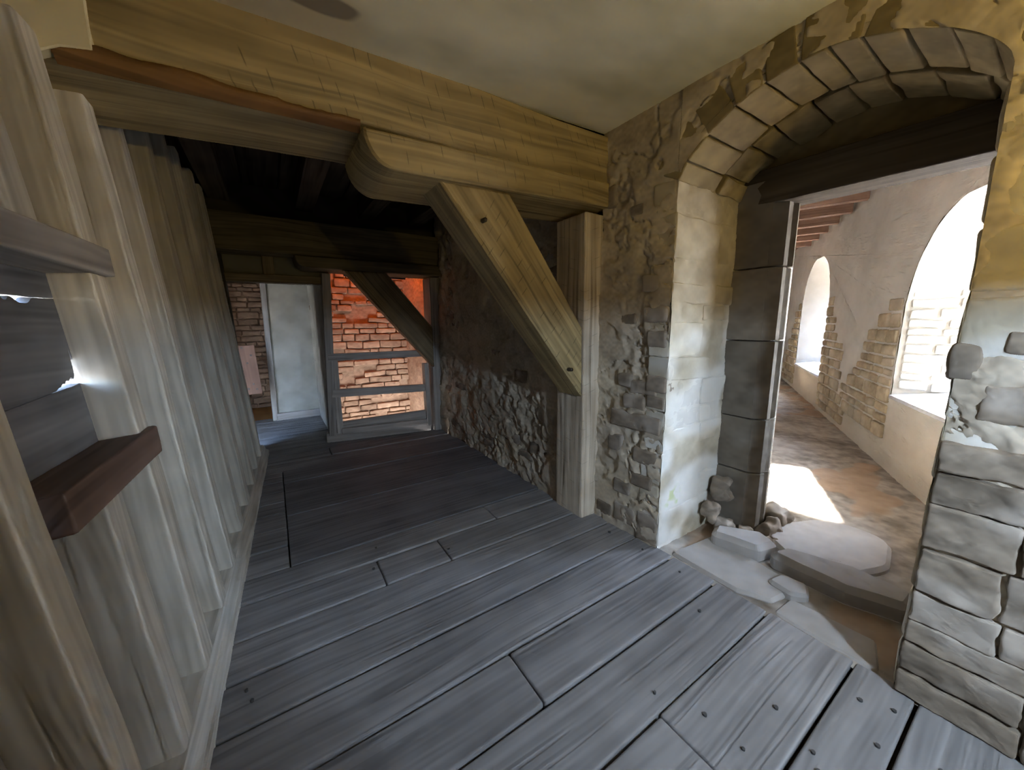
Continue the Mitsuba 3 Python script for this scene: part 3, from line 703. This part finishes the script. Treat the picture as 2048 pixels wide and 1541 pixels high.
GP, GD = np.array([4.5, 0.69, 0.0]), np.array([0.8837, 0.4681, 0.0])
GN = np.array([-0.4681, 0.8837, 0.0])          # into the gallery
def gp(s, o, z): return GP + GD * s + GN * o + EZ * z
def lancet(c, hw, z0, zs, za, n=14):
    """outline of a pointed window"""
    pts = [(c - hw, z0), (c + hw, z0), (c + hw, zs)]
    R = ((za - zs) ** 2 + hw * hw) / (2 * hw)
    a1 = math.asin(min(1, (za - zs) / R))
    for a in np.linspace(0, a1, n)[1:]:
        pts.append((c + hw - R + R * math.cos(a), zs + R * math.sin(a)))
    for a in np.linspace(a1, 0, n)[1:]:
        pts.append((c - hw + R - R * math.cos(a), zs + R * math.sin(a)))
    return pts
WINS = [(-0.53, 0.97, 0.68, 1.45, 2.28), (4.22, 1.05, 0.50, 1.55, 2.48)]
def wall_with_holes(s0, s1, z0, z1):
    outer = Polygon([(s0, z0), (s1, z0), (s1, z1), (s0, z1)])
    for w in WINS: outer = outer.difference(Polygon(lancet(*w)))
    return outer
def flat(pg, o, maxe=0.06, relief=0.010, flip=False):
    v, f = trimesh.creation.triangulate_polygon(pg, engine='earcut')
    v3, f = trimesh.remesh.subdivide_to_size(np.column_stack([v, np.zeros(len(v))]), f, max_edge=maxe)
    r = flaky(v3[:, 0], v3[:, 1], relief / 0.016, 91) if relief else np.zeros(len(v3))
    return np.array([gp(s, o + k, z) for (s, z, _), k in zip(v3, r)]), f
V, F = flat(wall_with_holes(-3.0, 10.5, -0.1, 3.4), 0.0, 0.07, 0.008)
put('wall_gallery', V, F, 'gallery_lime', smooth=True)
tag('wall_gallery', 'limewashed outer wall of the gallery with stonework showing around its windows', 'wall', kind='structure')
V2, F2 = flat(Polygon([(-3.2, -0.1), (10.7, -0.1), (10.7, 3.5), (-3.2, 3.5)]).difference(Polygon(lancet(-0.53, .55, .80, 1.5, 2.15))).difference(Polygon(lancet(4.22, .42, .7, 1.6, 2.25))), -0.62, 0.5, 0)
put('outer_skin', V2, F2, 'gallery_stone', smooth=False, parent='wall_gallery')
for i, (w, o) in enumerate(zip(WINS, ((-0.53, .55, .80, 1.5, 2.15), (4.22, .42, .7, 1.6, 2.25)))):
    a, b = np.array(lancet(*w)), np.array(lancet(*o))
    def dense(p):
        q = np.vstack([p, p[:1]]); out = []
        for k in range(len(p)):
            m_ = 12 if k in (0, 1, len(p) - 1) else 1
            out += [q[k] + (q[k + 1] - q[k]) * t for t in np.linspace(0, 1, m_, endpoint=False)]
        return np.array(out)
    a, b = dense(a), dense(b); n = len(a); m_ = 12
    rows_ = []
    for t in np.linspace(0, 1, m_):
        p = a * (1 - t) + b * t
        rel = 0.01 * (meshkit.fbm(np.column_stack([p * 9, np.full(n, t * 5)]), 3, 3) - .5)
        rows_ += [gp(s, -0.62 * t + rel[k], z) for k, (s, z) in enumerate(p)]
    V = np.array(rows_); idx = np.arange(n * m_).reshape(m_, n); idn = np.roll(idx, -1, 1)
    F = np.stack([idx[:-1], idn[:-1], idn[1:], idx[1:]], -1).reshape(-1, 4)
    wn = f'window_{i + 2}'
    put('reveal', V, F, 'gallery_lime', parent=wn)
    V, F = box_mesh(-w[1] * .98, w[1] * .98, -0.60, 0.02, -0.03, 0.0)
    sill = np.array([gp(w[0] + x * (1.0 if o_ > -0.3 else .55), o_, w[2] + 0.012 + zz + (0.16 if o_ < -.3 else 0)) for x, o_, zz in V])
    put('sill', sill, F, 'sill_lime', smooth=False, parent=wn)
    tag(wn, ('tall bright pointed window', 'narrow pointed window farther along the gallery')[i], 'window', kind='structure')
# stones around the windows and along the dado
def gal_stone(s, z, L, h_, o=0.0):
    R = np.stack([GD, GN, EZ])
    stone('stone', gp(s, o - 0.035, z), (L, 0.12, h_), R, 'gallery_stone', 'wall_gallery', 0.02, 0.008, 0.09)
for (c, hw, zb, zs, za), smax in ((WINS[0], 1.3), (WINS[1], 1.1)):
    z = zb - 0.45
    while z < zs + 0.1:
        hgt = rng.uniform(0.09, 0.17)
        wid = np.interp(z, [zb - .4, zb + .3, zs + .1], [1.5, 0.9, 0.18]) * rng.uniform(.8, 1.1)
        for sg in (-1, 1):
            d = 0.02
            while d < wid:
                L = rng.uniform(.16, .34)
                gal_stone(c + sg * (hw + d + L / 2), z + hgt / 2, L - .02, hgt - .02, rng.uniform(-.008, .008))
                d += L
        z += hgt
# stones of the big window's far splay
w, o = WINS[0], (-0.53, .55, .80, 1.5, 2.15)
z = 0.75
while z < 1.62:
    hgt = rng.uniform(0.06, 0.12)
    q0, q1 = rng.uniform(.22, .45), rng.uniform(.5, .75)
    for t0, t1 in ((0.04, q0), (q0, q1), (q1, 0.94)):
        t = (t0 + t1) / 2
        s = (w[0] + w[1]) * (1 - t) + (o[0] + o[1]) * t
        e = (GD * (o[0] + o[1] - w[0] - w[1]) + GN * (-0.62)); L = np.linalg.norm(e); e = e / L
        nrm = np.cross(e, EZ)
        nrm = nrm if nrm @ GD < 0 else -nrm
        stone('splay_stone', gp(s, -0.62 * t, z + hgt / 2) - nrm * 0.03, (L * (t1 - t0) - .02, 0.10, hgt - .015), np.stack([e, nrm, EZ]), 'gallery_lime', 'window_2', 0.015, 0.008, 0.08)
    z += hgt
# gallery shell
put('floor_gallery', *sheet(np.linspace(1.86, 13.0, 300), np.full(300, -1.8), np.full(300, 5.6), 220,
    lambda x, y: np.stack([x, y, -0.012 + 0.02 * (meshkit.fbm(np.stack([x * 2, y * 2, x * 0], -1), 4, 5) - .5) + 0.02 * np.maximum(0, meshkit.fbm(np.stack([x * 14, y * 14, x * 0], -1), 3, 9) - .55)], 1)), 'earth')
tag('floor_gallery', 'bare dusty floor of the gallery with worn flagstones at the doorway', 'floor', kind='structure')
put('wall_inner', *join(box_mesh(3.26, 3.34, 1.24, 5.6, -0.1, 3.5), box_mesh(3.26, 3.34, -3.0, 0.22, -0.1, 3.5), box_mesh(3.26, 3.34, 0.2, 1.3, 2.35, 3.5)), 'gallery_lime', smooth=False)
tag('wall_inner', 'inner wall of the gallery beside the doorway', 'wall', kind='structure')
put('wall_far', *box_mesh(3.2, 14.0, 5.5, 5.6, -0.1, 3.5), 'gallery_lime', smooth=False)
tag('wall_far', 'plastered far wall of the gallery', 'wall', kind='structure')
Rg = [gp(-3.2, -0.7, 3.02), gp(10.7, -0.7, 3.02), gp(10.7, 6.0, 3.02), gp(-3.2, 6.0, 3.02)]
put('ceiling_gallery', np.array(Rg + [p + EZ * .05 for p in Rg]), np.array([[0, 3, 2, 1], [4, 5, 6, 7], [0, 1, 5, 4], [2, 3, 7, 6], [1, 2, 6, 5], [0, 4, 7, 3]]), 'rust_board', smooth=False)
tag('ceiling_gallery', 'boarded ceiling of the gallery above its joists', 'ceiling', kind='structure')
jn = ['nearest', 'second', 'third', 'fourth', 'fifth', 'sixth', 'seventh', 'eighth', 'ninth', 'tenth']
for i, s in enumerate(np.arange(-0.65, 5.4, 0.62)):
    o_ = min(3.0, (gp(s, 0, 0)[0] + 0.26 - 3.62) / 0.47, (5.40 - gp(s, 0, 0)[1]) / 0.90)
    k = timber('gallery_joist', gp(s, 0.03, 2.90), gp(s + 0.1 * o_, o_, 2.90), 0.11, 0.19, EZ, 'rust_board', None, r=0.006, amp=0.004, step=0.2, cross=.1)
    tag(k, f'reddish ceiling joist of the gallery, {jn[i]} counting away from the doorway', 'joist', 'gallery ceiling joists')
# threshold stones
def slab(key, poly, z0, th, m, parent=None, bev=0.015, amp=0.006, step=0.05):
    return extrude(key, poly, (0, 0, z0), EX, EY, th, m, parent, bev=bev, amp=amp, step=step)
def blob(pts, r):
    pg = Polygon(pts).buffer(-r)
    pg = max(getattr(pg, 'geoms', [pg]), key=lambda q: q.area)
    return list(pg.buffer(r, quad_segs=8).simplify(0.001).exterior.coords)[:-1]
slab('flagstone', blob([(1.915, 1.19), (2.36, 1.14), (2.30, 1.02), (2.22, 0.62), (1.98, 0.66), (1.91, 0.80)], .03), -0.07, 0.078, 'slab_stone', 'floor_gallery')
slab('flagstone', blob([(1.91, 0.64), (2.10, 0.63), (2.12, 0.30), (1.90, 0.24)], .03), -0.07, 0.066, 'slab_stone', 'floor_gallery')
slab('flagstone', blob([(2.46, 0.80), (2.56, 0.93), (2.80, 0.96), (3.05, 0.84), (3.16, 0.66), (3.14, 0.46), (2.78, 0.40), (2.50, 0.50), (2.40, 0.66)], .15), -0.05, 0.080, 'slab_stone', 'floor_gallery', bev=.02)
k = slab('kerb_stone', blob([(2.20, 1.10), (2.33, 1.14), (2.48, 0.93), (2.42, 0.81), (2.26, 0.85)], .04), -0.03, 0.12, 'slab_stone', None, bev=.028)
tag(k, 'rounded kerb stone of the doorway step, next to the jamb', 'stone', 'step kerb stones')
k = slab('kerb_stone', blob([(2.27, 0.82), (2.42, 0.78), (2.52, 0.50), (2.50, 0.25), (2.34, 0.25), (2.26, 0.46)], .05), -0.03, 0.12, 'slab_stone', None, bev=.03)
tag(k, 'long rounded kerb stone of the doorway step, farther from the jamb', 'stone', 'step kerb stones')
k = slab('small_stone', blob([(2.10, 0.74), (2.22, 0.72), (2.24, 0.60), (2.14, 0.56), (2.08, 0.62)], .03), -0.03, 0.06, 'slab_stone', None, bev=.015)
tag(k, 'small rounded stone at the foot of the doorway step', 'stone')
for x, y, z, a, b, c, lab in ((2.43, 1.13, .045, .11, .09, .09, 'broken rubble stone under the eroded jamb'), (2.485, 1.03, .03, .06, .08, .06, 'flat rubble stone at the foot of the door frame'), (2.63, 0.945, .045, .15, .08, .09, 'long rubble stone at the foot of the door frame'),
                        (2.80, 0.98, .06, .14, .14, .13, 'pale block under the moulded door jamb'), (2.53, 0.89, .025, .06, .06, .05, 'small loose stone before the door frame'), (2.35, 1.19, .14, .10, .10, .11, 'brown crumbling stone in the eroded jamb'), (2.45, 1.18, .28, .09, .11, .15, 'grey crumbling stone hollowed into the jamb')):
    k = stone('rubble_stone', (x, y, z), (a, b, c), np.eye(3), 'wall_stone', None, 0.025, 0.040, 0.016, 16)
    tag(k, lab, 'stone', 'rubble at the foot of the door frame')

# ================================================================== ROOM BEHIND THE CAMERA, UNSEEN LAMP AND STAIR BULB
put('wall_back', *box_mesh(-0.9, 2.05, -2.42, -2.30, -0.2, 2.7), 'wall_plaster', smooth=False)
tag('wall_back', 'plastered wall behind the viewer', 'wall', kind='structure')
put('wall_unseen_near', *join(box_mesh(-0.9, 0.73, -0.42, -0.32, -0.1, 2.56), box_mesh(0.73, 2.0, -0.42, -0.32, 2.25, 2.56)), 'wall_plaster', smooth=False)  # out of view, placed to keep lamp light off the near left wall
tag('wall_unseen_near', 'unseen cross wall with a wide opening, shading the near end of the timber screen', 'wall', kind='structure')
def tube(R, r0, z0, z1, n=48, m_=2):
    a = np.linspace(0, 2 * np.pi, n, endpoint=False)
    prof_ = [(R - r0, z0), (R, z0), (R, z1), (R - r0, z1)]
    V = np.vstack([np.stack([p * np.cos(a), p * np.sin(a), np.full(n, q)], 1) for p, q in prof_])
    F = []
    for j in range(4):
        for i in range(n):
            p, q = j * n + i, j * n + (i + 1) % n; jj = ((j + 1) % 4) * n
            F.append([p, q, jj + (i + 1) % n, jj + i])
    return V, np.array(F)
LX, LY, LZ = 1.08, -0.95, 1.52
L0 = np.array([LX, LY, LZ])
lp = 'unseen_standing_lamp'  # out of view, lights the room cool below and amber above
cyl = trimesh.creation.cylinder(radius=0.30, height=0.012, sections=48)
put('shade_disc', cyl.vertices + L0, cyl.faces, 'iron', smooth=False, parent=lp)
V, F = tube(0.30, 0.006, -0.031, 0.0); put('shade_rim', V + L0, F, 'iron', smooth=False, parent=lp)
def arc_tube(R, r0, a0, a1, n=24, m_=10):
    """a bent fluorescent tube with round ends"""
    a = np.radians(np.linspace(a0, a1, n)); t = np.linspace(0, 2 * np.pi, m_, endpoint=False)
    V = np.array([[(R + r0 * np.cos(q)) * np.cos(p), (R + r0 * np.cos(q)) * np.sin(p), r0 * np.sin(q)] for p in a for q in t])
    F = [[i * m_ + j, (i + 1) * m_ + j, (i + 1) * m_ + (j + 1) % m_, i * m_ + (j + 1) % m_] for i in range(n - 1) for j in range(m_)]
    return V, np.array(F)
for name_, zz, col, (a0, a1) in (('cool_tube', -0.026, COOL, (62, 235)), ('amber_tube', 0.022, AMBER, (-52, 40))):
    V, F = arc_tube(0.10, 0.011, a0, a1)
    d = mikit.ply(trimesh.Trimesh(V + L0 + [0, 0, zz], tri(F), process=False), 'iron', False)
    d['emitter'] = {'type': 'area', 'radiance': {'type': 'rgb', 'value': list(col)}}
    scene[lp + '__' + name_] = d
cyl = trimesh.creation.cylinder(radius=0.015, height=LZ - 0.04, sections=16)
put('pole', cyl.vertices + [LX, LY, (LZ - 0.04) / 2], cyl.faces, 'iron', smooth=False, parent=lp)
cyl = trimesh.creation.cylinder(radius=0.16, height=0.03, sections=32)
put('base', cyl.vertices + [LX, LY, 0.015], cyl.faces, 'iron', smooth=False, parent=lp)
tag(lp, 'unseen standing lamp with an opaque disc between a cool and an amber bent tube', 'lamp')
sb = trimesh.creation.icosphere(subdivisions=2, radius=0.05)
d = mikit.ply(trimesh.Trimesh(sb.vertices + [1.25, 5.35, 2.36], sb.faces), 'iron', True)
d['emitter'] = {'type': 'area', 'radiance': {'type': 'rgb', 'value': list(EMBER)}}
scene['unseen_stair_lamp__bulb'] = d  # out of view behind the far beam, lights the stairwell orange
put('shade', *box_mesh(0.85, 1.65, 5.26, 5.27, 2.02, 2.58), 'iron', smooth=False, parent='unseen_stair_lamp')  # unseen plate keeping the bulb's light off the passage floor
cyl = trimesh.creation.cylinder(radius=0.012, height=0.42, sections=12)
put('flex', cyl.vertices + [1.25, 5.35, 2.61], cyl.faces, 'iron', smooth=False, parent='unseen_stair_lamp')
tag('unseen_stair_lamp', 'unseen orange bulb lighting the stairwell', 'lamp')
